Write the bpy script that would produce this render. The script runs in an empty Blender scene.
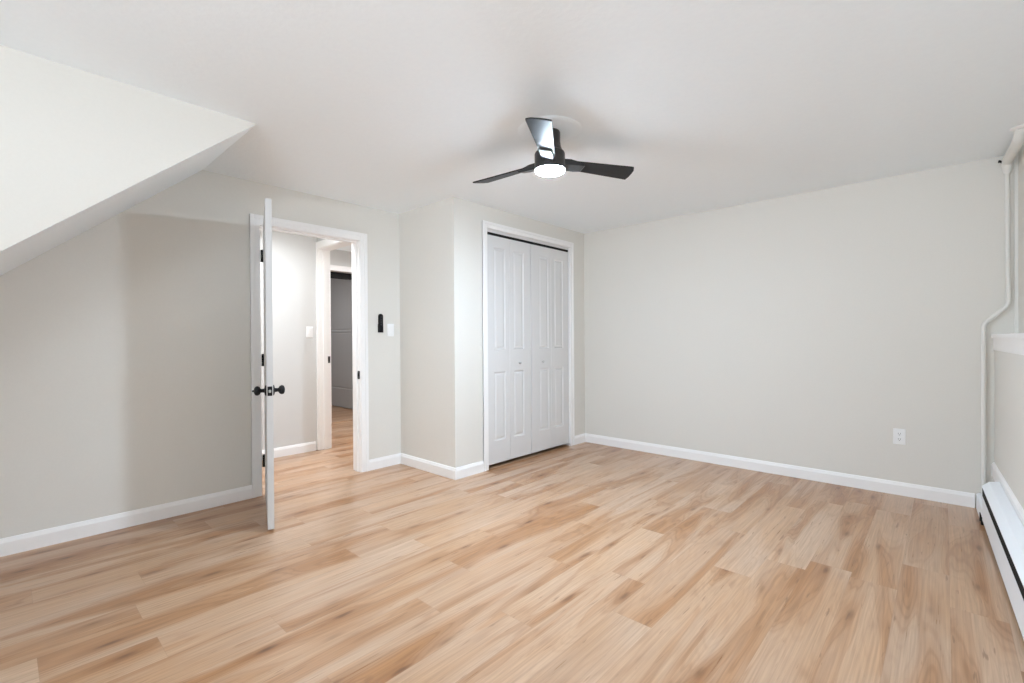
import bpy, bmesh, math, random
from mathutils import Vector, Matrix

S = bpy.context.scene
COL = S.collection
R = math.radians

# ------------------------------------------------------------------ camera
CAM_H = 1.17
yaw, pitch, roll = 0.743220, -0.004928, -0.006247
fw = Vector((-math.sin(yaw) * math.cos(pitch), math.cos(yaw) * math.cos(pitch), math.sin(pitch)))
r0 = Vector((math.cos(yaw), math.sin(yaw), 0))
u0 = r0.cross(fw)
rt = math.cos(roll) * r0 + math.sin(roll) * u0
up = -math.sin(roll) * r0 + math.cos(roll) * u0
cam_d = bpy.data.cameras.new('camera')
cam = bpy.data.objects.new('camera', cam_d)
COL.objects.link(cam)
m3 = Matrix((rt, up, -fw)).transposed()
cam.matrix_world = Matrix.Translation((0, 0, CAM_H)) @ m3.to_4x4()
cam_d.sensor_fit = 'HORIZONTAL'
cam_d.sensor_width = 36.0
cam_d.lens = 470.73 * 36.0 / 1024.0
cam_d.clip_start = 0.02
S.camera = cam

# ------------------------------------------------------------------ view + world + large lights
vs = S.view_settings
S.display_settings.display_device = 'sRGB'
vs.view_transform = 'Standard'
vs.look = 'None'
vs.gamma = 1.0
vs.use_curve_mapping = False
vs.exposure = 0.98

world = bpy.data.worlds.new('overcast_sky')
S.world = world
world.use_nodes = True
bg = world.node_tree.nodes['Background']
wnt = world.node_tree
wtc = wnt.nodes.new('ShaderNodeTexCoord')
wsp = wnt.nodes.new('ShaderNodeSeparateXYZ')
wrp = wnt.nodes.new('ShaderNodeValToRGB')
wmr = wnt.nodes.new('ShaderNodeMapRange')
wmr.inputs['From Min'].default_value = -1.0
wnt.links.new(wtc.outputs['Generated'], wsp.inputs[0])
wnt.links.new(wsp.outputs['Z'], wmr.inputs['Value'])
wnt.links.new(wmr.outputs['Result'], wrp.inputs[0])
e0, e1 = wrp.color_ramp.elements
e0.position, e0.color = 0.47, (0.88, 0.99, 1.10, 1)      # bright lower half, added to throw light up onto the ceiling
e1.position, e1.color = 0.53, (0.26, 0.285, 0.30, 1)    # overcast sky
wnt.links.new(wrp.outputs['Color'], bg.inputs['Color'])
bg.inputs['Strength'].default_value = 9.0

S.cycles.max_bounces = 12
S.cycles.diffuse_bounces = 8
S.cycles.glossy_bounces = 4
S.cycles.use_denoising = True
S.cycles.sample_clamp_indirect = 6.0


def lamp(name, loc, energy, size, rot=(0, 0, 0), shape='DISK', size_y=None, color=(1, 1, 1), spread=180):
    d = bpy.data.lights.new(name, 'AREA')
    d.shape = shape
    d.size = size
    if size_y:
        d.size_y = size_y
    d.energy = energy
    d.color = color
    d.spread = R(spread)
    o = bpy.data.objects.new(name, d)
    o.location = loc
    o.rotation_euler = rot
    COL.objects.link(o)
    return o


lamp('hall_ceiling_lamp', (-4.20, 1.62, 2.34), 9.2, 0.65, color=(0.93, 0.98, 1.03), spread=160)
lamp('hall_near_fill', (-4.40, -0.20, 2.34), 8.0, 0.40, color=(0.95, 0.98, 1.0), spread=165)  # unseen second source, added to even out the light in the hall
lamp('landing_ceiling_lamp', (-5.30, 3.20, 2.32), 18, 0.30, color=(0.97, 0.98, 1.0))
lamp('far_room_fill', (-7.6, 2.9, 2.36), 4.9, 0.30, color=(0.97, 0.98, 1.0))  # unseen fill added to brighten the grey sliding door
# daylight enters through the window behind the camera (portals only guide the sky light)
for nm, loc, sx, sy, rot in (('window_portal', (-0.45, -1.80, 1.45), 1.7, 1.3, (R(90), 0, 0)),):
    p = lamp(nm, loc, 1.0, sx, rot, 'RECTANGLE', sy)
    p.data.cycles.is_portal = True


# ------------------------------------------------------------------ materials
def new_mat(name):
    m = bpy.data.materials.new(name)
    m.use_nodes = True
    nt = m.node_tree
    return m, nt, nt.nodes['Principled BSDF']


def N(nt, kind, **kw):
    n = nt.nodes.new(kind)
    for k, v in kw.items():
        setattr(n, k, v)
    return n


def paint(name, col, rough=0.6, bump=0.0, scale=60.0, var=0.02, spec=0.3, metal=0.0):
    m, nt, b = new_mat(name)
    b.inputs['Roughness'].default_value = rough
    b.inputs['Specular IOR Level'].default_value = spec
    b.inputs['Metallic'].default_value = metal
    tc = N(nt, 'ShaderNodeTexCoord')
    nz = N(nt, 'ShaderNodeTexNoise')
    nz.inputs['Scale'].default_value = scale
    nz.inputs['Detail'].default_value = 4
    nt.links.new(tc.outputs['Object'], nz.inputs['Vector'])
    mx = N(nt, 'ShaderNodeMix', data_type='RGBA')
    mx.inputs['A'].default_value = (*[max(0, c * (1 - var)) for c in col], 1)
    mx.inputs['B'].default_value = (*[min(1, c * (1 + var)) for c in col], 1)
    nt.links.new(nz.outputs['Fac'], mx.inputs['Factor'])
    nt.links.new(mx.outputs['Result'], b.inputs['Base Color'])
    if bump:
        bp = N(nt, 'ShaderNodeBump')
        bp.inputs['Strength'].default_value = bump
        bp.inputs['Distance'].default_value = 0.004
        nt.links.new(nz.outputs['Fac'], bp.inputs['Height'])
        nt.links.new(bp.outputs['Normal'], b.inputs['Normal'])
    return m


M_WALL = paint('greige_wall_paint', (0.745, 0.725, 0.68), 0.75, 0.03, 90)
M_CEIL = paint('white_ceiling_paint', (0.90, 0.95, 0.99), 0.85, 0.25, 45, spec=0.2)
M_TRIM = paint('white_trim_paint', (0.91, 0.90, 0.895), 0.38, 0.0, 20, 0.01)
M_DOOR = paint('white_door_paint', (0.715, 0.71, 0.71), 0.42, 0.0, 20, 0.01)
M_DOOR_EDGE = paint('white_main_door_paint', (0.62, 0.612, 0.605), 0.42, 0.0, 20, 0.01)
M_HALL = paint('hall_wall_paint', (0.66, 0.658, 0.65), 0.75, 0.03, 90)
M_BLACK = paint('black_iron', (0.010, 0.010, 0.011), 0.5, 0.0, 40, 0.2, 0.25)
M_HINGE = paint('flat_black_hinge', (0.006, 0.006, 0.006), 0.95, 0.0, 40, 0.2, 0.0)
M_STRIKE = paint('dark_bronze_strike', (0.075, 0.075, 0.075), 0.5, 0.0, 40, 0.1, 0.4, 0.6)
M_STEEL = paint('brushed_steel', (0.50, 0.50, 0.50), 0.3, 0.0, 120, 0.1, 0.5, 1.0)
M_FAN = paint('satin_black_fan', (0.022, 0.022, 0.023), 0.32, 0.0, 60, 0.15, 0.5)
M_BLADE = paint('dark_fan_blade', (0.012, 0.012, 0.0125), 0.42, 0.0, 60, 0.15, 0.32)
M_PLASTIC = paint('white_plastic', (0.90, 0.905, 0.91), 0.35, 0.0, 30, 0.01, 0.4)
M_DARKSLOT = paint('dark_slot', (0.02, 0.02, 0.02), 0.8, 0.0, 20, 0.1, 0.1)
M_REMOTE = paint('black_remote_plastic', (0.010, 0.010, 0.011), 0.6, 0.0, 60, 0.2, 0.15)
M_BUTTON = paint('grey_remote_buttons', (0.035, 0.035, 0.037), 0.6, 0.0, 60, 0.1, 0.2)
M_HEATER = paint('white_heater_enamel', (0.86, 0.885, 0.92), 0.4, 0.0, 20, 0.01)
M_PIPE = paint('painted_pipe', (0.80, 0.79, 0.755), 0.35, 0.0, 40, 0.02)
M_SLIDER = paint('grey_sliding_door_paint', (0.46, 0.46, 0.465), 0.5, 0.0, 30, 0.03)


def glow_mat(name, col, strength):
    m, nt, b = new_mat(name)
    b.inputs['Base Color'].default_value = (0.9, 0.9, 0.9, 1)
    b.inputs['Emission Color'].default_value = (*col, 1)
    b.inputs['Emission Strength'].default_value = strength
    return m


M_LIGHT = glow_mat('lit_fan_lens', (0.81, 0.985, 1.165), 360.0)


def floor_mat():
    m, nt, b = new_mat('vinyl_oak_planks')
    L = nt.links.new

    def math_(op, a, bb=None, c=None):
        n = N(nt, 'ShaderNodeMath', operation=op)
        for i, v in enumerate((a, bb, c)):
            if v is None:
                continue
            if isinstance(v, (int, float)):
                n.inputs[i].default_value = v
            else:
                L(v, n.inputs[i])
        return n.outputs[0]

    tc = N(nt, 'ShaderNodeTexCoord')
    sep = N(nt, 'ShaderNodeSeparateXYZ')
    L(tc.outputs['Object'], sep.inputs[0])
    x, y = sep.outputs['X'], sep.outputs['Y']
    W, LEN = 0.178, 1.22
    xs = math_('DIVIDE', math_('ADD', x, 20.276), W)
    row = math_('FLOOR', xs)
    fx = math_('SUBTRACT', xs, row)
    wn = N(nt, 'ShaderNodeTexWhiteNoise', noise_dimensions='1D')
    L(row, wn.inputs['W'])
    ys = math_('ADD', math_('DIVIDE', math_('ADD', y, 30.0), LEN), wn.outputs['Value'])
    colm = math_('FLOOR', ys)
    fy = math_('SUBTRACT', ys, colm)
    cid = N(nt, 'ShaderNodeCombineXYZ')
    L(row, cid.inputs[0])
    L(colm, cid.inputs[1])
    wn2 = N(nt, 'ShaderNodeTexWhiteNoise', noise_dimensions='2D')
    L(cid.outputs[0], wn2.inputs['Vector'])
    pid = wn2.outputs['Value']
    sepc = N(nt, 'ShaderNodeSeparateColor')
    L(wn2.outputs['Color'], sepc.inputs[0])
    # grain space: stretched along the plank and shifted for each plank
    def gspace(sx, sy, k):
        c = N(nt, 'ShaderNodeCombineXYZ')
        L(math_('ADD', math_('MULTIPLY', x, sx), math_('MULTIPLY', pid, 37.0 * k)), c.inputs[0])
        L(math_('ADD', math_('MULTIPLY', y, sy), math_('MULTIPLY', sepc.outputs[1], 53.0 * k)), c.inputs[1])
        L(math_('MULTIPLY', sepc.outputs[2], 11.0 * k), c.inputs[2])
        return c.outputs[0]

    def noise(vec, detail=3, rough=0.55, dist=0.0):
        n = N(nt, 'ShaderNodeTexNoise')
        n.inputs['Scale'].default_value = 1.0
        n.inputs['Detail'].default_value = detail
        n.inputs['Roughness'].default_value = rough
        n.inputs['Distortion'].default_value = dist
        L(vec, n.inputs['Vector'])
        return n.outputs['Fac']

    def ramp(fac, stops, interp='LINEAR'):
        n = N(nt, 'ShaderNodeValToRGB')
        n.color_ramp.interpolation = interp
        el = n.color_ramp.elements
        while len(el) < len(stops):
            el.new(0.5)
        for e, (p_, c) in zip(el, stops):
            e.position = p_
            e.color = (*c, 1) if len(c) == 3 else c
        L(fac, n.inputs[0])
        return n.outputs['Color']

    def mix(fac, a, bb, mode='MIX'):
        n = N(nt, 'ShaderNodeMix', data_type='RGBA', blend_type=mode)
        for sock, v in (('Factor', fac), ('A', a), ('B', bb)):
            if isinstance(v, (int, float)):
                n.inputs[sock].default_value = v
            elif isinstance(v, tuple):
                n.inputs[sock].default_value = (*v, 1)
            else:
                L(v, n.inputs[sock])
        return n.outputs['Result']

    def vor(vec, scale=1.0):
        n = N(nt, 'ShaderNodeTexVoronoi')
        n.inputs['Scale'].default_value = scale
        n.inputs['Randomness'].default_value = 1.0
        L(vec, n.inputs['Vector'])
        return n

    broad = noise(gspace(6.0, 0.70, 1.0), 2, 0.45, 0.9)       # broad heartwood zones
    fine = noise(gspace(130.0, 2.5, 1.0), 3, 0.6)             # fine grain lines
    mid = noise(gspace(38.0, 0.9, 1.3), 3, 0.5, 0.4)
    tone = noise(gspace(3.5, 1.3, 0.8), 2, 0.5, 0.3)
    crack = noise(gspace(70.0, 6.0, 0.6), 2, 0.5, 0.3)
    base = ramp(pid, [(0.0, (0.467, 0.277, 0.156)), (0.35, (0.530, 0.330, 0.198)), (0.65, (0.483, 0.285, 0.161)), (1.0, (0.561, 0.366, 0.230))])
    tonef = ramp(tone, [(0.35, (0.5, 0.5, 0.5)), (0.60, (0, 0, 0))])
    base = mix(tonef, base, (0.555, 0.415, 0.315))
    heart = ramp(broad, [(0.47, (0, 0, 0)), (0.57, (0.55, 0.55, 0.55)), (0.70, (1, 1, 1))])
    c1 = mix(math_('MULTIPLY', heart, 0.88), base, (0.375, 0.169, 0.060))
    # growth rings follow the outline of the heartwood, giving arched figure
    ring = math_('SINE', math_('MULTIPLY_ADD', broad, 120.0, math_('MULTIPLY', mid, 5.0)))
    rf = math_('MULTIPLY', math_('MAXIMUM', ring, 0.0), math_('MULTIPLY_ADD', heart, 0.34, 0.10))
    c1 = mix(rf, c1, (0.242, 0.102, 0.037))
    midf = ramp(mid, [(0.50, (0, 0, 0)), (0.72, (0.38, 0.38, 0.38))])
    c2 = mix(math_('MULTIPLY', midf, math_('MULTIPLY_ADD', heart, 0.7, 0.3)), c1, (0.278, 0.129, 0.052))
    finef = ramp(fine, [(0.33, (0.84, 0.83, 0.82)), (0.65, (1.06, 1.06, 1.06))])
    c4 = mix(1.0, c2, finef, 'MULTIPLY')
    vn = N(nt, 'ShaderNodeTexVoronoi', voronoi_dimensions='2D')
    vn.inputs['Scale'].default_value = 1.0
    L(gspace(8.0, 2.4, 0.9), vn.inputs['Vector'])
    vsep = N(nt, 'ShaderNodeSeparateColor')
    L(vn.outputs['Color'], vsep.inputs[0])
    kd = math_('ADD', vn.outputs['Distance'], math_('MULTIPLY', math_('SUBTRACT', mid, 0.5), 0.25))
    gate = math_('MULTIPLY', math_('GREATER_THAN', vsep.outputs[0], 0.45), math_('MULTIPLY_ADD', heart, 0.85, 0.15))
    halo = math_('MULTIPLY', ramp(kd, [(0.05, (0.8, 0.8, 0.8)), (0.36, (0, 0, 0))]), gate)
    c5 = mix(halo, c4, (0.272, 0.114, 0.041))
    core = math_('MULTIPLY', ramp(kd, [(0.02, (0.8, 0.8, 0.8)), (0.13, (0, 0, 0))]), gate)
    c5 = mix(core, c5, (0.087, 0.034, 0.013))
    ck = ramp(crack, [(0.68, (0, 0, 0)), (0.74, (0.6, 0.6, 0.6))])
    c5 = mix(ck, c5, (0.190, 0.091, 0.043))
    # seams
    ex = math_('MULTIPLY', math_('MINIMUM', fx, math_('SUBTRACT', 1.0, fx)), W)
    ey = math_('MULTIPLY', math_('MINIMUM', fy, math_('SUBTRACT', 1.0, fy)), LEN)
    seam = math_('LESS_THAN', math_('MINIMUM', ex, ey), 0.0011)
    c6 = mix(math_('MULTIPLY', seam, 0.22), c5, (0.22, 0.13, 0.08))
    L(c6, b.inputs['Base Color'])
    rr = math_('MULTIPLY_ADD', fine, 0.05, 0.26)
    L(rr, b.inputs['Roughness'])
    b.inputs['Specular IOR Level'].default_value = 0.72
    bp = N(nt, 'ShaderNodeBump')
    bp.inputs['Strength'].default_value = 0.12
    bp.inputs['Distance'].default_value = 0.002
    L(math_('SUBTRACT', fine, seam), bp.inputs['Height'])
    L(bp.outputs['Normal'], b.inputs['Normal'])
    return m


M_FLOOR = floor_mat()


# ------------------------------------------------------------------ mesh helpers
def box(bm, lo, hi, bev=0.0, seg=2):
    vs_ = [bm.verts.new((x, y, z)) for x in (lo[0], hi[0]) for y in (lo[1], hi[1]) for z in (lo[2], hi[2])]
    idx = ((0, 1, 3, 2), (4, 6, 7, 5), (0, 4, 5, 1), (2, 3, 7, 6), (0, 2, 6, 4), (1, 5, 7, 3))
    fs = [bm.faces.new([vs_[i] for i in f]) for f in idx]
    if bev > 0:
        es = list({e for f in fs for e in f.edges})
        bmesh.ops.bevel(bm, geom=es, offset=bev, segments=seg, profile=0.5, affect='EDGES')


def hexa(bm, pts):
    """eight points: bottom loop of four then top loop of four"""
    v = [bm.verts.new(p) for p in pts]
    for f in ((3, 2, 1, 0), (4, 5, 6, 7), (0, 1, 5, 4), (1, 2, 6, 5), (2, 3, 7, 6), (3, 0, 4, 7)):
        bm.faces.new([v[i] for i in f])


def extrude_profile(bm, prof, p0, p1, nrm, cap=True):
    """prof: (out, z) outline swept from p0 to p1 on the floor plan, 'out' measured along nrm"""
    n = Vector((*nrm, 0)).normalized()
    rings = []
    for p in (p0, p1):
        rings.append([bm.verts.new(Vector((p[0], p[1], p[2] if len(p) > 2 else 0)) + n * a + Vector((0, 0, b))) for a, b in prof])
    k = len(prof)
    for i in range(k):
        j = (i + 1) % k
        bm.faces.new((rings[0][i], rings[0][j], rings[1][j], rings[1][i]))
    if cap:
        bm.faces.new(rings[0])
        bm.faces.new(rings[1][::-1])


def lathe(bm, prof, seg=40, origin=(0, 0, 0), axis='Z', cap=True):
    """prof: (radius, height) from one end to the other"""
    rings = []
    for r_, h_ in prof:
        ring = []
        for k in range(seg):
            a = 2 * math.pi * k / seg
            if axis == 'Z':
                p = Vector((r_ * math.cos(a), r_ * math.sin(a), h_))
            elif axis == 'Y':
                p = Vector((r_ * math.cos(a), h_, r_ * math.sin(a)))
            else:
                p = Vector((h_, r_ * math.cos(a), r_ * math.sin(a)))
            ring.append(bm.verts.new(p + Vector(origin)))
        rings.append(ring)
    for a, b in zip(rings, rings[1:]):
        for k in range(seg):
            bm.faces.new((a[k], a[(k + 1) % seg], b[(k + 1) % seg], b[k]))
    if cap:
        bm.faces.new(rings[0][::-1])
        bm.faces.new(rings[-1])


def tube(bm, pts, rad, seg=16):
    pts = [Vector(p) for p in pts]
    rads = rad if isinstance(rad, (list, tuple)) else [rad] * len(pts)
    rings = []
    ref = None
    for i, p in enumerate(pts):
        a = pts[max(i - 1, 0)]
        b = pts[min(i + 1, len(pts) - 1)]
        t = (b - a).normalized()
        if ref is None:
            ref = Vector((1, 0, 0)) if abs(t.x) < 0.9 else Vector((0, 1, 0))
        ref = (ref - t * ref.dot(t)).normalized()
        q = t.cross(ref)
        rings.append([bm.verts.new(p + rads[i] * (math.cos(2 * math.pi * k / seg) * ref + math.sin(2 * math.pi * k / seg) * q)) for k in range(seg)])
    for a, b in zip(rings, rings[1:]):
        for k in range(seg):
            bm.faces.new((a[k], a[(k + 1) % seg], b[(k + 1) % seg], b[k]))
    bm.faces.new(rings[0][::-1])
    bm.faces.new(rings[-1])


def round_path(pts, r_=0.03, n=6):
    """polyline with rounded corners"""
    pts = [Vector(p) for p in pts]
    out = [pts[0]]
    for a, b, c in zip(pts, pts[1:], pts[2:]):
        d1 = (a - b).normalized()
        d2 = (c - b).normalized()
        p1, p2 = b + d1 * r_, b + d2 * r_
        for i in range(n + 1):
            t = i / n
            out.append((1 - t) ** 2 * p1 + 2 * t * (1 - t) * b + t * t * p2)
    out.append(pts[-1])
    return out


def obj(name, bm, mat, parent=None, smooth=False, mats=None):
    bmesh.ops.remove_doubles(bm, verts=bm.verts, dist=1e-6)
    bmesh.ops.recalc_face_normals(bm, faces=bm.faces)
    me = bpy.data.meshes.new(name)
    bm.to_mesh(me)
    bm.free()
    me.materials.append(mat)
    if smooth:
        me.polygons.foreach_set('use_smooth', [True] * len(me.polygons))
        try:
            me.set_sharp_from_angle(angle=R(35))
        except Exception:
            pass
    o = bpy.data.objects.new(name, me)
    COL.objects.link(o)
    if parent is not None:
        o.parent = parent
    return o


def tag(o, label, cat, group=None, kind=None):
    o['label'] = label
    o['category'] = cat
    if group:
        o['group'] = group
    if kind:
        o['kind'] = kind
    return o


def struct(name, bm, mat, label, cat, smooth=False):
    return tag(obj(name, bm, mat, None, smooth), label, cat, None, 'structure')


def thing(name, label, cat, loc=(0, 0, 0), rz=0.0, group=None, kind=None):
    o = bpy.data.objects.new(name, None)
    o.empty_display_size = 0.1
    o.location = loc
    o.rotation_euler = (0, 0, rz)
    COL.objects.link(o)
    return tag(o, label, cat, group, kind)


# ------------------------------------------------------------------ room dimensions (metres, floor z = 0)
XL = -3.804          # wall with the bedroom door
TW = 0.125           # its thickness
YF = 4.4986          # far wall
XC = -3.014          # closet front
YC = 2.571           # closet side
H = 2.362            # ceiling
YB = -1.74           # back wall (behind the camera)
XCH = -2.79          # dormer cheek
Y0 = 0.965           # where the roof slope meets the ceiling
SL = 0.862           # slope of the roof underside
D0, D1, DH = 1.335, 2.152, 2.045       # bedroom door opening
C0, C1, CH = 2.950, 4.214, 2.165       # closet opening
XH = -4.933          # hall wall
XR0 = 0.353          # upper right wall at the far corner
SK = 0.032           # the right side runs very slightly out of square
def skew(x, y): return x + SK * (YF - y)

# floor
bm = bmesh.new(); box(bm, (-9.6, -2.0, -0.12), (1.2, 4.7, 0.0))
struct('floor', bm, M_FLOOR, 'light tan wood plank floor running through the room and hall', 'floor')

# wall with the door
bm = bmesh.new()
box(bm, (XL - TW, YB, 0), (XL, D0 - 0.02, H))
box(bm, (XL - TW, D1 + 0.02, 0), (XL, YF, H))
box(bm, (XL - TW, D0 - 0.02, DH + 0.02), (XL, D1 + 0.02, H))
struct('wall_left', bm, M_WALL, 'greige left wall holding the open bedroom door', 'wall')

# closet walls
bm = bmesh.new(); box(bm, (XL, YC, 0), (XC - 0.10, YC + 0.10, H))
struct('wall_closet_side', bm, M_WALL, 'narrow shaded wall at the side of the closet', 'wall')
bm = bmesh.new()
box(bm, (XC - 0.10, YC, 0), (XC, C0 - 0.02, H))
box(bm, (XC - 0.10, C1 + 0.02, 0), (XC, YF, H))
box(bm, (XC - 0.10, C0 - 0.02, CH + 0.02), (XC, C1 + 0.02, H))
struct('wall_closet_front', bm, M_WALL, 'greige closet front wall around the white bifold doors', 'wall')
# far wall
bm = bmesh.new(); box(bm, (XL - TW, YF, 0), (1.2, YF + 0.12, H + 0.05))
struct('wall_far', bm, M_WALL, 'wide blank greige far wall with the outlet', 'wall')
# right: knee wall (lower, standing proud) and upper wall with a window beside the camera
KX = 0.245
bm = bmesh.new()
hexa(bm, [(skew(KX, YF), YF, 0), (skew(KX, YB), YB, 0), (1.1, YB, 0), (1.1, YF, 0),
          (skew(KX, YF), YF, 1.155), (skew(KX, YB), YB, 1.155), (1.1, YB, 1.155), (1.1, YF, 1.155)])
struct('wall_right_lower', bm, M_WALL, 'pale lower right wall under the white ledge', 'wall')
bm = bmesh.new()
def rw(y0, y1, z0, z1):
    hexa(bm, [(skew(XR0, y1), y1, z0), (skew(XR0, y0), y0, z0), (1.1, y0, z0), (1.1, y1, z0),
              (skew(XR0, y1), y1, z1), (skew(XR0, y0), y0, z1), (1.1, y0, z1), (1.1, y1, z1)])
rw(YB, YF, 1.155, H)
struct('wall_right', bm, M_WALL, 'set-back upper right wall behind the white pipe', 'wall')
# back wall with a window
bm = bmesh.new()
WX0, WX1, WZ0, WZ1 = -1.25, 0.35, 0.85, 2.05
box(bm, (XL - TW, YB - 0.14, 0), (WX0, YB, H)); box(bm, (WX1, YB - 0.14, 0), (1.1, YB, H))
box(bm, (WX0, YB - 0.14, 0), (WX1, YB, WZ0)); box(bm, (WX0, YB - 0.14, WZ1), (WX1, YB, H))
struct('wall_back', bm, M_WALL, 'greige wall behind the camera with a wide window', 'wall')
# windows: frame with muntins
def window(name, mk, label):
    bm = bmesh.new(); mk(bm)
    struct(name, bm, M_TRIM, label, 'window')
def w1(bm):
    y0, y1 = YB - 0.09, YB - 0.04
    for x in (WX0, (WX0 + WX1) / 2 - 0.03, WX1 - 0.06): box(bm, (x, y0, WZ0), (x + 0.06, y1, WZ1))
    for z in (WZ0, (WZ0 + WZ1) / 2 - 0.02, WZ1 - 0.05): box(bm, (WX0 + 0.06, y0, z), (WX1 - 0.06, y1, z + 0.04))
window('window_1', w1, 'white double window behind the camera')

# ceiling: flat part over the room, then hall and far rooms
bm = bmesh.new()
box(bm, (XL - TW, Y0, H), (1.2, YF + 0.12, H + 0.12))
box(bm, (XCH - 0.08, YB - 0.14, H), (1.2, Y0, H + 0.12))
struct('ceiling', bm, M_CEIL, 'white lightly textured bedroom ceiling', 'ceiling')
# sloped roof underside left of the dormer cheek
ye = YB - 0.14
zs = lambda y: H - SL * (Y0 - y)
bm = bmesh.new()
hexa(bm, [(XL - TW, Y0, H), (XCH, Y0, H), (XCH, ye, zs(ye)), (XL - TW, ye, zs(ye)),
          (XL - TW, Y0, H + 0.14), (XCH, Y0, H + 0.14), (XCH, ye, zs(ye) + 0.14), (XL - TW, ye, zs(ye) + 0.14)])
struct('ceiling_slope', bm, M_CEIL, 'narrow sloped white ceiling strip above the left wall', 'ceiling')
bm = bmesh.new()
tri = [(Y0 - 0.002, H), (YB, H), (YB, zs(YB) + 0.0)]
va = [bm.verts.new((XCH, y, z)) for y, z in tri]
vb = [bm.verts.new((XCH + 0.004, y, z)) for y, z in tri]
vs2 = va + vb
bm.faces.new(va); bm.faces.new(vb[::-1])
for i in range(3):
    j = (i + 1) % 3
    bm.faces.new((va[i], va[j], vb[j], vb[i]))
struct('wall_cheek', bm, M_WALL, 'beige triangular dormer wall at the upper left', 'wall')

# hall and rooms beyond
bm = bmesh.new()
box(bm, (XH - 0.12, -0.9, 0), (XH, 2.42, 2.40))
struct('wall_hall', bm, M_HALL, 'bright hall wall seen through the open door', 'wall')
bm = bmesh.new()
HD0, HD1, HDH = XH + 0.03, -4.10, 2.14            # hall doorway (x range, height)
HY0, HY1 = 2.30, 2.42
box(bm, (HD1 + 0.02, HY0, 0), (XL - TW, HY1, 2.40))
box(bm, (XH, HY0, HDH + 0.02), (HD1 + 0.02, HY1, 2.40))
struct('wall_hall_end', bm, M_HALL, 'hall end wall above the inner doorway', 'wall')
bm = bmesh.new(); box(bm, (XH - 0.12, -1.0, 0), (XL - TW, -0.9, 2.40))
struct('wall_hall_near', bm, M_HALL, 'near end wall of the hall', 'wall')
LX = -6.32
bm = bmesh.new()
LD0, LD1, LDH = 3.13, 3.95, 2.15
box(bm, (LX - 0.12, HY1, 0), (LX, LD0, 2.45)); box(bm, (LX - 0.12, LD1, 0), (LX, 4.6, 2.45))
box(bm, (LX - 0.12, LD0, LDH), (LX, LD1, 2.45))
struct('wall_landing', bm, M_HALL, 'landing wall around the farthest doorway', 'wall')
bm = bmesh.new(); box(bm, (LX - 0.12, HY1 - 0.1, 0), (XH - 0.12, HY1, 2.45))
struct('wall_landing_near', bm, M_HALL, 'near wall of the landing', 'wall')
bm = bmesh.new(); box(bm, (LX, 4.5, 0), (XL - TW, 4.6, 2.45))
struct('wall_landing_far', bm, M_HALL, 'far wall of the landing', 'wall')
bm = bmesh.new()
box(bm, (-9.5, 4.08, 0), (LX - 0.12, 4.2, 2.45)); box(bm, (-9.5, 1.9, 0), (-9.4, 4.08, 2.45)); box(bm, (-9.4, 1.9, 0), (LX - 0.12, 2.0, 2.45))
box(bm, (LX - 0.13, 2.0, 0), (LX - 0.12, HY1, 2.45))
struct('wall_back_room', bm, M_HALL, 'dim walls of the farthest room', 'wall')
bm = bmesh.new(); box(bm, (-9.6, -1.0, 2.40), (XL - TW, 2.42, 2.50)); box(bm, (-9.6, 2.42, 2.45), (XL - TW, 4.7, 2.55))
struct('ceiling_hall', bm, M_CEIL, 'white hall ceiling', 'ceiling')

# ------------------------------------------------------------------ baseboards
BB = [(0, 0), (0.014, 0), (0.014, 0.072), (0.010, 0.082), (0.006, 0.094), (0, 0.096)]
def base(name, runs, label):
    bm = bmesh.new()
    for p0, p1, n in runs:
        extrude_profile(bm, BB, p0, p1, n)
    return struct(name, bm, M_TRIM, label, 'baseboard')
CW = 0.068            # casing width
base('baseboard_left', [((XL, YB), (XL, D0 - CW - 0.005), (1, 0))], 'white baseboard along the left wall up to the open door')
base('baseboard_corner', [((XL, D1 + CW + 0.005), (XL, YC), (1, 0))], 'short white baseboard between bedroom door casing and closet side')
base('baseboard_closet_side', [((XL + 0.014, YC), (XC + 0.014, YC), (0, -1))], 'white baseboard along the side of the closet')
base('baseboard_closet_front', [((XC, YC), (XC, C0 - 0.062), (1, 0)), ((XC, C1 + 0.062), (XC, YF - 0.014), (1, 0))], 'short white baseboards either side of the closet doors')
base('baseboard_far', [((XC, YF), (0.150, YF), (0, -1))], 'long white baseboard under the blank far wall')
base('baseboard_hall', [((XH, -0.9), (XH, 2.265), (1, 0))], 'white baseboard along the hall wall')
KB = [(0, 0), (0.014, 0), (0.014, 0.075), (0.008, 0.088), (0, 0.092)]
bm = bmesh.new()
extrude_profile(bm, KB, (skew(KX, YF), YF, 0.235), (skew(KX, 0.0), 0.0, 0.235), (-1, -SK))
struct('baseboard_right', bm, M_TRIM, 'pale moulding on the right wall above the heater', 'baseboard')


# ------------------------------------------------------------------ casings and jambs
def casing_x(name, X, sgn, y0, y1, ztop, w, label, mat=M_TRIM, t=0.018, foot=0.0):
    """flat moulded casing on a plane x = X facing sgn, mitred look with a raised outer band"""
    bm = bmesh.new()
    def strip(lo, hi, th):
        a, b = (X, X + sgn * th) if sgn > 0 else (X + sgn * th, X)
        box(bm, (a, lo[0], lo[1]), (b, hi[0], hi[1]), 0.003, 2)
    for ya, yb, outer in ((y0 - w, y0, -1), (y1, y1 + w, 1)):
        strip((ya, foot), (yb, ztop + w), t * 0.72)
        if outer < 0:
            strip((ya, foot), (ya + w * 0.42, ztop + w), t)
        else:
            strip((yb - w * 0.42, foot), (yb, ztop + w), t)
    strip((y0, ztop), (y1, ztop + w), t * 0.72)
    strip((y0 - w * 0.58, ztop + w * 0.58), (y1 + w * 0.58, ztop + w), t)
    return struct(name, bm, mat, label, 'door casing')


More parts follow.
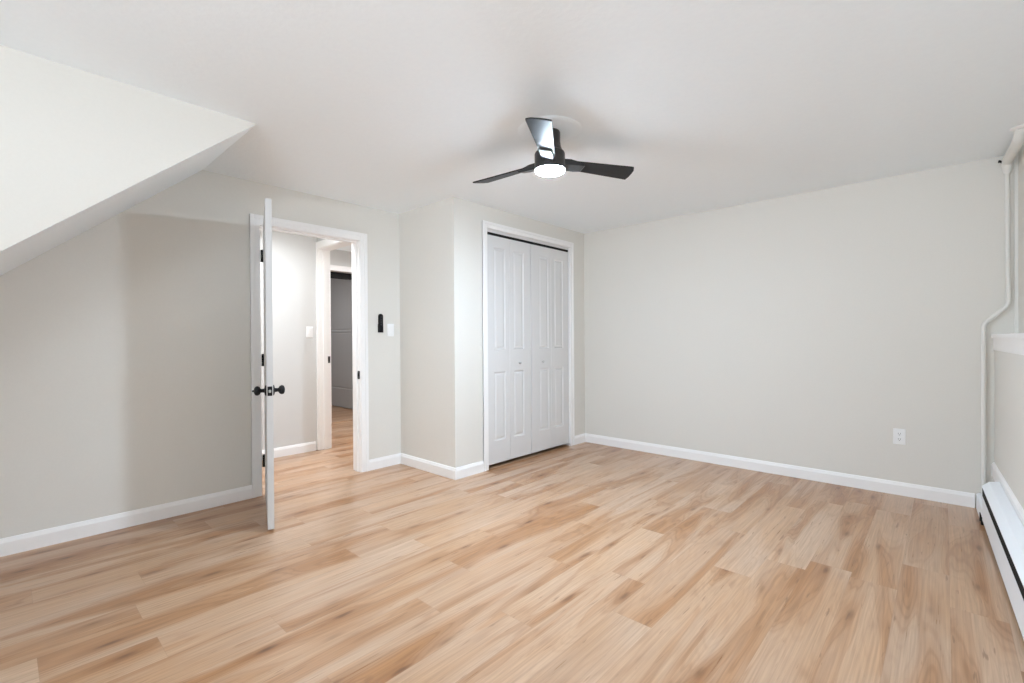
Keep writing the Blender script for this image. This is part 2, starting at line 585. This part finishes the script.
casing_x('trim_1', XL, 1, D0 - 0.005, D1 + 0.005, DH + 0.003, CW, 'white casing around the bedroom doorway')
casing_x('trim_2', XC, 1, C0, C1, CH, 0.058, 'white casing around the closet bifold doors')

# bedroom door jamb lining with stop
bm = bmesh.new()
xa, xb = XL - TW - 0.004, XL
box(bm, (xa, D0 - 0.02, 0), (xb, D0, DH + 0.02)); box(bm, (xa, D1, 0), (xb, D1 + 0.02, DH + 0.02)); box(bm, (xa, D0, DH), (xb, D1, DH + 0.02))
sa, sb = XL - 0.085, XL - 0.040
box(bm, (sa, D0, 0), (sb, D0 + 0.011, DH - 0.011), 0.002); box(bm, (sa, D1 - 0.011, 0), (sb, D1, DH - 0.011), 0.002); box(bm, (sa, D0, DH - 0.011), (sb, D1, DH), 0.002)
jamb = struct('trim_3', bm, M_TRIM, 'white jamb lining inside the bedroom doorway', 'door jamb')
def strike(parent, lo, hi, hole_lo, hole_hi):
    bm = bmesh.new(); box(bm, lo, hi, 0.001, 1)
    o = obj('strike_plate', bm, M_STRIKE, parent); o['label'] = 'dark metal strike plate'
    bm = bmesh.new(); box(bm, hole_lo, hole_hi)
    obj('latch_hole', bm, M_DARKSLOT, o)
strike(jamb, (XL - 0.037, D1 - 0.003, 0.825), (XL - 0.001, D1, 0.897), (XL - 0.028, D1 - 0.004, 0.846), (XL - 0.012, D1 - 0.003, 0.876))
# closet jamb + track fascia
bm = bmesh.new()
xa, xb = XC - 0.104, XC
box(bm, (xa, C0 - 0.02, 0), (xb, C0, CH + 0.02)); box(bm, (xa, C1, 0), (xb, C1 + 0.02, CH + 0.02)); box(bm, (xa, C0, CH), (xb, C1, CH + 0.02))
struct('trim_4', bm, M_TRIM, 'white jamb lining inside the closet opening', 'door jamb')

# hall doorway trim
bm = bmesh.new()
box(bm, (XH, HY0, 0), (HD0, HY1 + 0.01, HDH + 0.02))                          # left jamb
box(bm, (HD0, HY0 + 0.045, 0), (HD0 + 0.011, HY0 + 0.09, HDH))                # stop
box(bm, (HD1, HY0, 0), (HD1 + 0.02, HY1 + 0.01, HDH + 0.02))
box(bm, (HD0, HY0, HDH), (HD1, HY1 + 0.01, HDH + 0.02))
box(bm, (XH, HY0 - 0.016, 0), (HD0 - 0.006, HY0, HDH + 0.075), 0.003)        # casing, cut narrow at the corner
box(bm, (HD0 - 0.006, HY0 - 0.016, HDH + 0.005), (HD1 + 0.005, HY0, HDH + 0.075), 0.003)
box(bm, (HD1 + 0.005, HY0 - 0.016, 0), (HD1 + 0.075, HY0, HDH + 0.075), 0.003)
t5 = struct('trim_5', bm, M_TRIM, 'white frame of the inner hall doorway', 'door casing')
strike(t5, (HD0, HY1 - 0.034, 0.925), (HD0 + 0.003, HY1 + 0.002, 0.997), (HD0 + 0.003, HY1 - 0.025, 0.946), (HD0 + 0.004, HY1 - 0.009, 0.976))
casing_x('trim_6', LX, 1, LD0, LD1, LDH, 0.075, 'white casing of the farthest doorway past the hall')
bm = bmesh.new(); box(bm, (LX - 0.10, LD0, 0), (LX - 0.03, LD1, 0.008), 0.003)
struct('trim_7', bm, M_FLOOR, 'wood threshold strip of the farthest doorway', 'threshold')

# right-hand ledge with apron
bm = bmesh.new()
ya, yb = YF, YB
def skbox(bm, x0, x1, y0, y1, z0, z1):
    hexa(bm, [(skew(x0, y1), y1, z0), (skew(x0, y0), y0, z0), (skew(x1, y0), y0, z0), (skew(x1, y1), y1, z0),
              (skew(x0, y1), y1, z1), (skew(x0, y0), y0, z1), (skew(x1, y0), y0, z1), (skew(x1, y1), y1, z1)])
skbox(bm, KX - 0.014, XR0, YB, YF, 1.157, 1.184)
skbox(bm, KX - 0.006, KX, YB, YF, 1.078, 1.157)
struct('trim_8', bm, M_TRIM, 'white ledge with apron along the right wall', 'ledge')
bm = bmesh.new()
skbox(bm, XR0 - 0.016, XR0, YF - 0.016, YF, 1.180, H)
struct('trim_9', bm, M_PIPE, 'slim painted corner bead behind the pipe', 'corner trim')


# ------------------------------------------------------------------ panelled doors
def panel_leaf(bm, w, h, t, panels, both=True):
    """leaf in its own frame: x along the width 0..w, y thickness 0..t, z 0..h; moulded raised panels"""
    xs = sorted({0, w, *[p[0] for p in panels], *[p[1] for p in panels]})
    zs_ = sorted({0, h, *[p[2] for p in panels], *[p[3] for p in panels]})
    def is_panel(x, z):
        return any(p[0] < x < p[1] and p[2] < z < p[3] for p in panels)
    for side in ((0, 1), (t, -1)) if both else ((0, 1),):
        y, s = side
        for xa_, xb_ in zip(xs, xs[1:]):
            for za, zb in zip(zs_, zs_[1:]):
                if not is_panel((xa_ + xb_) / 2, (za + zb) / 2):
                    bm.faces.new([bm.verts.new(q) for q in ((xa_, y, za), (xb_, y, za), (xb_, y, zb), (xa_, y, zb))])
        for px0, px1, pz0, pz1 in panels:
            steps = ((0, 0), (0.006, 0.006), (0.016, 0.008), (0.030, 0.002), (0.036, 0.0015))
            loops = []
            for ins, dep in steps:
                loops.append([(px0 + ins, y + s * dep, pz0 + ins), (px1 - ins, y + s * dep, pz0 + ins), (px1 - ins, y + s * dep, pz1 - ins), (px0 + ins, y + s * dep, pz1 - ins)])
            for a, b in zip(loops, loops[1:]):
                for i in range(4):
                    j = (i + 1) % 4
                    bm.faces.new([bm.verts.new(q) for q in (a[i], a[j], b[j], b[i])])
            bm.faces.new([bm.verts.new(q) for q in loops[-1]])
    if not both:
        bm.faces.new([bm.verts.new(q) for q in ((0, t, 0), (w, t, 0), (w, t, h), (0, t, h))])
    for q in (((0, 0, 0), (0, t, 0), (0, t, h), (0, 0, h)), ((w, 0, 0), (w, t, 0), (w, t, h), (w, 0, h)),
              ((0, 0, 0), (w, 0, 0), (w, t, 0), (0, t, 0)), ((0, 0, h), (w, 0, h), (w, t, h), (0, t, h))):
        bm.faces.new([bm.verts.new(v) for v in q])


# bedroom door, swung into the room so only its latch edge shows
DW, DT, DHH = 0.790, 0.036, 2.022
hinge = Vector((XL + 0.012, D0 + 0.017, 0))
end = Vector((-3.028, 1.0930, 0))
ang = math.atan2(end.y - hinge.y, end.x - hinge.x)
d1 = thing('door_1', 'white bedroom door swung open into the room, edge on, with black knobs', 'door', (hinge.x, hinge.y, 0.015), ang, kind='structure')
bm = bmesh.new()
pw0, pw1, pw2, pw3 = 0.115, 0.345, 0.445, 0.675
panel_leaf(bm, DW, DHH, DT, [(pw0, pw1, 0.22, 0.80), (pw2, pw3, 0.22, 0.80), (pw0, pw1, 0.95, 1.90), (pw2, pw3, 0.95, 1.90)])
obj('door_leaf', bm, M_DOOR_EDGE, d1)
KZ = 0.846
for side in (-1, 1):
    bm = bmesh.new()
    y0 = 0 if side < 0 else DT
    prof = [(0.0335, 0), (0.0335, 0.004), (0.028, 0.009), (0.013, 0.013), (0.011, 0.030), (0.013, 0.036), (0.022, 0.041), (0.0285, 0.052), (0.0290, 0.060), (0.025, 0.070), (0.015, 0.076), (0.004, 0.078)]
    lathe(bm, [(a, y0 + side * b * 0.88) for a, b in prof], 32, (DW - 0.062, 0, KZ), 'Y')
    k = obj('door_knob', bm, M_BLACK, d1, True); k['label'] = 'round black door knob with rosette'
    if side < 0:
        bm = bmesh.new()
        lathe(bm, [(0.006, y0 - 0.068), (0.006, y0 - 0.075), (0.002, y0 - 0.079)], 16, (DW - 0.062, 0, KZ), 'Y')
        obj('knob_button', bm, M_BLACK, k, True)
bm = bmesh.new(); box(bm, (DW, DT / 2 - 0.0135, KZ - 0.029), (DW + 0.002, DT / 2 + 0.0135, KZ + 0.029), 0.0008, 1)
lp = obj('latch_plate', bm, M_BLACK, d1); lp['label'] = 'black latch plate on the door edge'
bm = bmesh.new(); box(bm, (DW + 0.002, DT / 2 - 0.007, KZ - 0.009), (DW + 0.012, DT / 2 + 0.007, KZ + 0.009), 0.003, 2)
obj('latch_bolt', bm, M_STEEL, lp)
for z in (1.811 - 0.015, 1.024 - 0.015, 0.262 - 0.015):
    bm = bmesh.new()
    lathe(bm, [(0.0095, z - 0.046), (0.0095, z + 0.046)], 16, (-0.004, -0.006, 0))
    box(bm, (-0.0035, 0.0, z - 0.045), (-0.0005, 0.032, z + 0.045))
    hg = obj('hinge', bm, M_HINGE, d1); hg['label'] = 'black door hinge'
    bm = bmesh.new()
    # leaf screwed to the jamb face, seen in the gap beside the door edge
    inv = Matrix.Translation((hinge.x, hinge.y, 0.015)) @ Matrix.Rotation(ang, 4, 'Z')
    pts = []
    for zz in (z + 0.015 - 0.045, z + 0.015 + 0.045):
        for X, Y in ((XL - 0.036, D0 + 0.0005), (XL - 0.001, D0 + 0.0005), (XL - 0.001, D0 + 0.003), (XL - 0.036, D0 + 0.003)):
            pts.append(inv.inverted() @ Vector((X, Y, zz)))
    hexa(bm, pts)
    obj('hinge_leaf', bm, M_HINGE, hg)
    bm = bmesh.new()
    for dz in (-0.028, 0.0, 0.028):
        c = inv.inverted() @ Vector((XL - 0.018, D0 + 0.003, z + 0.015 + dz))
        box(bm, (c.x - 0.004, c.y - 0.003, c.z - 0.004), (c.x + 0.004, c.y + 0.003, c.z + 0.004), 0.001, 1)
    sc = obj('hinge_screws', bm, M_STEEL, hg)

# closet bifold doors: two pairs, each of two hinged leaves
edges = [C0 + 0.004, 3.262, 3.5735, 3.898, C1 - 0.008]
panel_y = [(3.050, 3.205), (3.312, 3.467), (3.700, 3.855), (3.950, 4.105)]
ZB, ZT = 0.034, 2.114
for pair, (nm, lab) in enumerate((('door_2', 'left white bifold closet door, panelled, nearer the room corner'), ('door_3', 'right white bifold closet door, panelled, next to the far wall'))):
    dp = thing(nm, lab, 'door', (XC - 0.012, edges[pair * 2], ZB), R(90), kind='structure')
    for k in range(2):
        a, b = edges[pair * 2 + k] + (0.003 if (pair, k) == (1, 0) else 0), edges[pair * 2 + k + 1] - (0.003 if (pair, k) == (0, 1) else 0)
        g0 = 0.0015
        w = b - a - 2 * g0
        bm = bmesh.new()
        pa, pb = (q - a - g0 for q in panel_y[pair * 2 + k])
        panel_leaf(bm, w, ZT - ZB, 0.032, [(pa, pb, 0.205, 0.835), (pa, pb, 1.040, ZT - ZB - 0.105)], True)
        off = a - edges[pair * 2] + g0
        for v in bm.verts:
            v.co.x += off
        lf = obj('door_leaf', bm, M_DOOR, dp)
        if (pair, k) in ((0, 1), (1, 0)):
            bm = bmesh.new()
            kx = off - g0 - a + (3.395 if pair == 0 else 3.745)
            lathe(bm, [(0.008, 0.0), (0.0055, -0.008), (0.011, -0.014), (0.0115, -0.019), (0.008, -0.023), (0.002, -0.024)], 24, (kx, 0, 0.905), 'Y')
            kb = obj('door_knob', bm, M_STEEL, lf, True); kb['label'] = 'small satin metal closet door knob'
bm = bmesh.new()
box(bm, (XC - 0.055, C0, 2.140), (XC - 0.012, C1, CH), 0.001, 1)
trk = struct('trim_10', bm, M_DOOR, 'white bifold track under the closet head casing', 'door track')
bm = bmesh.new(); box(bm, (XC - 0.050, C0 + 0.002, 2.119), (XC - 0.0165, C1 - 0.002, 2.140))  # rail coloured dark so the gap over the doors reads as shade
rl = obj('rail_gap_shade', bm, M_DARKSLOT, trk); rl['label'] = 'track rail coloured dark as the shade in the gap over the doors'
# dark liner behind closet doors (closet interior back)
bm = bmesh.new(); box(bm, (XL, YC + 0.10, H - 0.02), (XC - 0.10, YF, H)); 
struct('ceiling_closet', bm, M_CEIL, 'closet ceiling behind the bifold doors', 'ceiling')

# grey sliding door in the farthest room
sd = thing('sliding_door', 'grey panelled sliding door in the dim room past the hall', 'door', (-8.35, 4.00, 0.012))
bm = bmesh.new()
panel_leaf(bm, 1.35, 2.40, 0.035, [(0.10, 1.25, 0.32, 1.30), (0.10, 1.25, 1.325, 2.30)])
obj('door_leaf', bm, M_SLIDER, sd)
bm = bmesh.new(); box(bm, (LX - 0.20, LD0 - 0.05, 2.066), (LX - 0.14, LD1 + 0.05, 2.20), 0.004)
struct('trim_11', bm, M_DARKSLOT, 'black track behind the head of the farthest doorway', 'door track')



# ------------------------------------------------------------------ ceiling fan
FX, FY = -1.664, 2.140
bm = bmesh.new()
lathe(bm, [(0.182, H), (0.182, H - 0.0015), (0.168, H - 0.0055), (0.150, H - 0.0070), (0.146, H - 0.0066), (0.116, H - 0.0070), (0.112, H - 0.0076), (0.075, H - 0.0085)], 64, (FX, FY, 0))
md = tag(obj('ceiling_medallion', bm, M_CEIL, None, True), 'flat round white ceiling medallion above the black fan', 'medallion')

fan = thing('ceiling_fan', 'black three-blade ceiling fan with a lit round light', 'ceiling fan', (FX, FY, H - 0.0085))
HZ = 2.181 - (H - 0.0085)          # blade height in the fan's frame
bm = bmesh.new()
lathe(bm, [(0.058, 0.0), (0.0605, -0.006), (0.0605, -0.030), (0.060, -0.055), (0.064, -0.085), (0.074, -0.112)], 48)
obj('canopy', bm, M_FAN, fan, True)
bm = bmesh.new()
lathe(bm, [(0.074, -0.112), (0.083, -0.118), (0.087, -0.126), (0.087, -0.2165), (0.0865, -0.2185), (0.0845, -0.2185), (0.0845, -0.206)], 48)
obj('motor_housing', bm, M_FAN, fan, True)
bm = bmesh.new()
lathe(bm, [(0.084, -0.207), (0.084, -0.219), (0.080, -0.226), (0.066, -0.232), (0.045, -0.236), (0.020, -0.238), (0.004, -0.2385)], 48)
lens = obj('light_lens', bm, M_LIGHT, fan, True); lens['label'] = 'glowing white light lens'
RB0, RB1 = 0.150, 0.538
tilt = R(13)
for a in (62.9, -57.7, -176.1):
    ca, sa_ = math.cos(R(a)), math.sin(R(a))
    def P(r_, t_, n_):
        # radial, tangential (counter-clockwise side down), normal
        tx = t_ * math.cos(tilt) + n_ * math.sin(tilt)
        z = -t_ * math.sin(tilt) + n_ * math.cos(tilt)
        return (r_ * ca - tx * sa_, r_ * sa_ + tx * ca, HZ + z)
    bm = bmesh.new()
    prof = []
    n = 14
    for i in range(n + 1):
        f = i / n
        r_ = RB0 + (RB1 - RB0) * f
        w = 0.042 + 0.023 * f
        prof.append((r_, w))
    outline = [(r_, -w) for r_, w in prof]
    # slightly slanted, round-cornered tip
    outline[-1] = (RB1 - 0.012, -prof[-1][1] + 0.002)
    outline += [(RB1 + 0.004, -prof[-1][1] * 0.55), (RB1 + 0.010, 0.0), (RB1 + 0.012, prof[-1][1] * 0.55)]
    outline += [(r_, w) for r_, w in prof[::-1]]
    outline[n + 4] = (RB1 + 0.008, prof[-1][1])
    T = 0.0035
    lo = [bm.verts.new(P(r_, t_, -T)) for r_, t_ in outline]
    hi = [bm.verts.new(P(r_, t_, T)) for r_, t_ in outline]
    bm.faces.new(lo); bm.faces.new(hi[::-1])
    for i in range(len(outline)):
        j = (i + 1) % len(outline)
        bm.faces.new((lo[i], lo[j], hi[j], hi[i]))
    bl = obj('blade', bm, M_BLADE, fan)
    # blade bracket: tapered arm that clasps the blade root from below
    bm = bmesh.new()
    secs = [(0.078, 0.034, -0.018, 0.014), (0.120, 0.040, -0.018, 0.012), (0.165, 0.041, -0.017, 0.0036), (0.205, 0.036, -0.014, 0.0), (0.214, 0.030, -0.010, 0.0)]
    rings = []
    for r_, w, n0, n1 in secs:
        rings.append([bm.verts.new(P(r_, *q)) for q in ((-w, n1), (-w * 0.85, n0), (w * 0.85, n0), (w, n1))])
    for q0, q1 in zip(rings, rings[1:]):
        for i in range(4):
            j = (i + 1) % 4
            bm.faces.new((q0[i], q0[j], q1[j], q1[i]))
    bm.faces.new(rings[0][::-1]); bm.faces.new(rings[-1])
    obj('blade_bracket', bm, M_FAN, bl)

# ------------------------------------------------------------------ small wall things
# fan remote in its wall cradle
rm = thing('fan_remote', 'slim black fan remote on the wall beside the bedroom door', 'remote control', (XL, 2.356, 1.325))
def capsule(bm, x0, x1, w, h, seg=10):
    pts = []
    r_ = w / 2
    for i in range(seg + 1):
        a = math.pi * i / seg
        pts.append((r_ * math.cos(a), h / 2 - r_ + r_ * math.sin(a)))
    for i in range(seg + 1):
        a = math.pi + math.pi * i / seg
        pts.append((r_ * math.cos(a), -h / 2 + r_ + r_ * math.sin(a)))
    A_ = [bm.verts.new((x0, p[0], p[1])) for p in pts]
    B_ = [bm.verts.new((x1, p[0], p[1])) for p in pts]
    C_ = [bm.verts.new((x1 + 0.003, p[0] * 0.86, p[1] * 0.96)) for p in pts]
    k = len(pts)
    for q0, q1 in ((A_, B_), (B_, C_)):
        for i in range(k):
            j = (i + 1) % k
            bm.faces.new((q0[i], q0[j], q1[j], q1[i]))
    bm.faces.new(A_); bm.faces.new(C_)
bm = bmesh.new(); capsule(bm, 0.006, 0.018, 0.044, 0.168); obj('remote_body', bm, M_REMOTE, rm)
bm = bmesh.new(); box(bm, (0, -0.024, -0.086), (0.006, 0.024, -0.010), 0.002); box(bm, (0.006, -0.024, -0.086), (0.016, -0.0225, -0.03)); box(bm, (0.006, 0.0225, -0.086), (0.016, 0.024, -0.03))
obj('wall_cradle', bm, M_REMOTE, rm)
for z in (0.055, 0.030, 0.008, -0.014):
    bm = bmesh.new(); lathe(bm, [(0.0085, 0.0205), (0.0085, 0.0225), (0.006, 0.0232)], 16, (0, 0, z), 'X')
    obj('button', bm, M_BUTTON, rm, True)

def light_switch(loc, rz, label):
    t = thing('light_switch', label, 'light switch', loc, rz, 'white rocker light switches')
    bm = bmesh.new(); box(bm, (0, -0.036, -0.058), (0.006, 0.036, 0.058), 0.003, 2); obj('cover_plate', bm, M_PLASTIC, t)
    bm = bmesh.new()
    hexa(bm, [(0.006, -0.0165, -0.033), (0.006, 0.0165, -0.033), (0.006, 0.0165, 0.033), (0.006, -0.0165, 0.033),
              (0.0075, -0.016, -0.032), (0.0075, 0.016, -0.032), (0.0115, 0.016, 0.032), (0.0115, -0.016, 0.032)])
    obj('rocker', bm, M_PLASTIC, t)
light_switch((XL, 2.466, 1.262), 0, 'white rocker light switch beside the black fan remote')
light_switch((XH, 2.212, 1.259), 0, 'white light switch on the hall wall through the doorway')

ot = thing('wall_outlet', 'white duplex outlet low on the far wall', 'electrical outlet', (-0.2465, YF, 0.432), R(-90))
bm = bmesh.new(); box(bm, (0, -0.036, -0.058), (0.006, 0.036, 0.058), 0.003, 2); obj('cover_plate', bm, M_PLASTIC, ot)
for z in (-0.0205, 0.0205):
    bm = bmesh.new(); box(bm, (0.006, -0.0165, z - 0.0145), (0.0085, 0.0165, z + 0.0145), 0.002, 2)
    s = obj('socket', bm, M_PLASTIC, ot)
    bm = bmesh.new()
    box(bm, (0.0085, -0.0075, z - 0.002), (0.0088, -0.0052, z + 0.008)); box(bm, (0.0085, 0.0052, z - 0.002), (0.0088, 0.0075, z + 0.008))
    box(bm, (0.0085, -0.0025, z - 0.0105), (0.0088, 0.0025, z - 0.0055))
    obj('socket_slots', bm, M_DARKSLOT, s)

# ------------------------------------------------------------------ baseboard heater along the right wall
phi = math.atan(SK)
HX0 = 0.156                                  # front plane at the far wall
HE = 4.085                                   # where the front panel starts
ht = thing('baseboard_heater', 'long white baseboard heater with a dark slot on the right', 'heater', (skew(HX0, YF) , YF, 0), phi)
# local frame: x out to the wall, y negative towards the camera (rotated by phi so it follows the wall)
yl = lambda y: (y - YF)
LEND = yl(-0.6)
def sweep(bm, prof, y0, y1, dz0=0.0, dz1=0.0):
    a = [bm.verts.new((p[0], y0, p[1] + dz0)) for p in prof]
    b = [bm.verts.new((p[0], y1, p[1] + dz1)) for p in prof]
    k = len(prof)
    for i in range(k):
        j = (i + 1) % k
        bm.faces.new((a[i], a[j], b[j], b[i]))
    bm.faces.new(a); bm.faces.new(b[::-1])
DEP = KX - HX0 - 0.016
y0, y1 = yl(HE), LEND
rise = 0.040                                  # the old casing hangs slightly out of level
bm = bmesh.new(); sweep(bm, [(0.0, 0.006), (0.006, 0.004), (0.006, 0.152), (0.0, 0.152)], y0, y1, 0.034, 0)
obj('front_panel', bm, M_HEATER, ht)
bm = bmesh.new(); sweep(bm, [(0.020, 0.004), (DEP, 0.004), (DEP, 0.222), (0.020, 0.200)], y0, y1, 0, 0)
obj('heating_fins', bm, M_DARKSLOT, ht)
bm = bmesh.new(); sweep(bm, [(-0.001, 0.203), (0.0, 0.201), (DEP, 0.226), (DEP, 0.248), (0.030, 0.240), (-0.001, 0.209)], y0, y1, rise, 0.0)
obj('top_hood', bm, M_HEATER, ht)
bm = bmesh.new(); sweep(bm, [(0.0006, 0.1525), (0.020, 0.1525), (0.020, 0.2085), (0.0008, 0.2005)], y0, y1, 0.036, 0)  # flush dark strip painted in place of the slot's inner shade
dp_ = obj('damper_slot_shade', bm, M_DARKSLOT, ht); dp_['label'] = 'dark slot along the top of the heater'
bm = bmesh.new()
capp = [(0.0, 0.0), (DEP, 0.0), (DEP, 0.112), (0.012, 0.108), (0.0, 0.098)]
sweep(bm, capp, -0.016, yl(4.25))
sweep(bm, [(p[0], max(p[1], 0.052)) for p in capp], yl(4.25), yl(HE + 0.006))
ec = obj('end_cap', bm, M_HEATER, ht); ec['label'] = 'low white end cap in the corner'
bm = bmesh.new()
tube(bm, [(0.006, yl(4.20), 0.052), (0.006, yl(4.20), 0.0)], 0.010, 12)
obj('foot_bracket', bm, M_BLACK, ht)
bm = bmesh.new()
tube(bm, [(0.004, yl(4.115), 0.052), (0.004, yl(4.115), 0.0)], 0.009, 12)
obj('foot_bracket', bm, M_BLACK, ht)

# ------------------------------------------------------------------ heating pipe in the corner
pp = thing('heating_pipe', 'painted heating pipe climbing the right corner from the heater to the ceiling', 'pipe', (0.192, 4.44, 0.25))
o0 = Vector((0.192, 4.44, 0.25))
bm = bmesh.new()
path = [(0.192, 4.474, 0.115), (0.192, 4.474, 1.250), (0.308, 4.474, 1.374), (0.302, 4.474, 2.262)]
tube(bm, [Vector(p) - o0 for p in round_path(path, 0.028)], 0.0125, 16)
obj('riser', bm, M_PIPE, pp, True)
bm = bmesh.new()
path2 = [(0.3015, 4.472, 2.235), (0.3015, 4.455, 2.308), (0.317, 4.02, 2.306), (0.326, 3.958, H)]
rp = round_path(path2, 0.03)
tube(bm, [Vector(p) - o0 for p in rp], [0.0175] + [0.026] * (len(rp) - 1), 18)
obj('ceiling_run', bm, M_PIPE, pp, True)
bm = bmesh.new(); lathe(bm, [(0.048, H), (0.048, H - 0.003), (0.028, H - 0.010)], 32, (0.326 - o0.x, 3.958 - o0.y, -o0.z))
obj('ceiling_collar', bm, M_TRIM, pp, True)
bm = bmesh.new(); tube(bm, [Vector(p) - o0 for p in ((0.268, YF, 2.325), (0.268, 4.47, 2.325), (0.272, 4.462, 2.318), (0.285, 4.455, 2.30))], 0.006, 10)
hk = obj('pipe_hook', bm, M_BLACK, pp, True); hk['label'] = 'dark metal pipe hook'
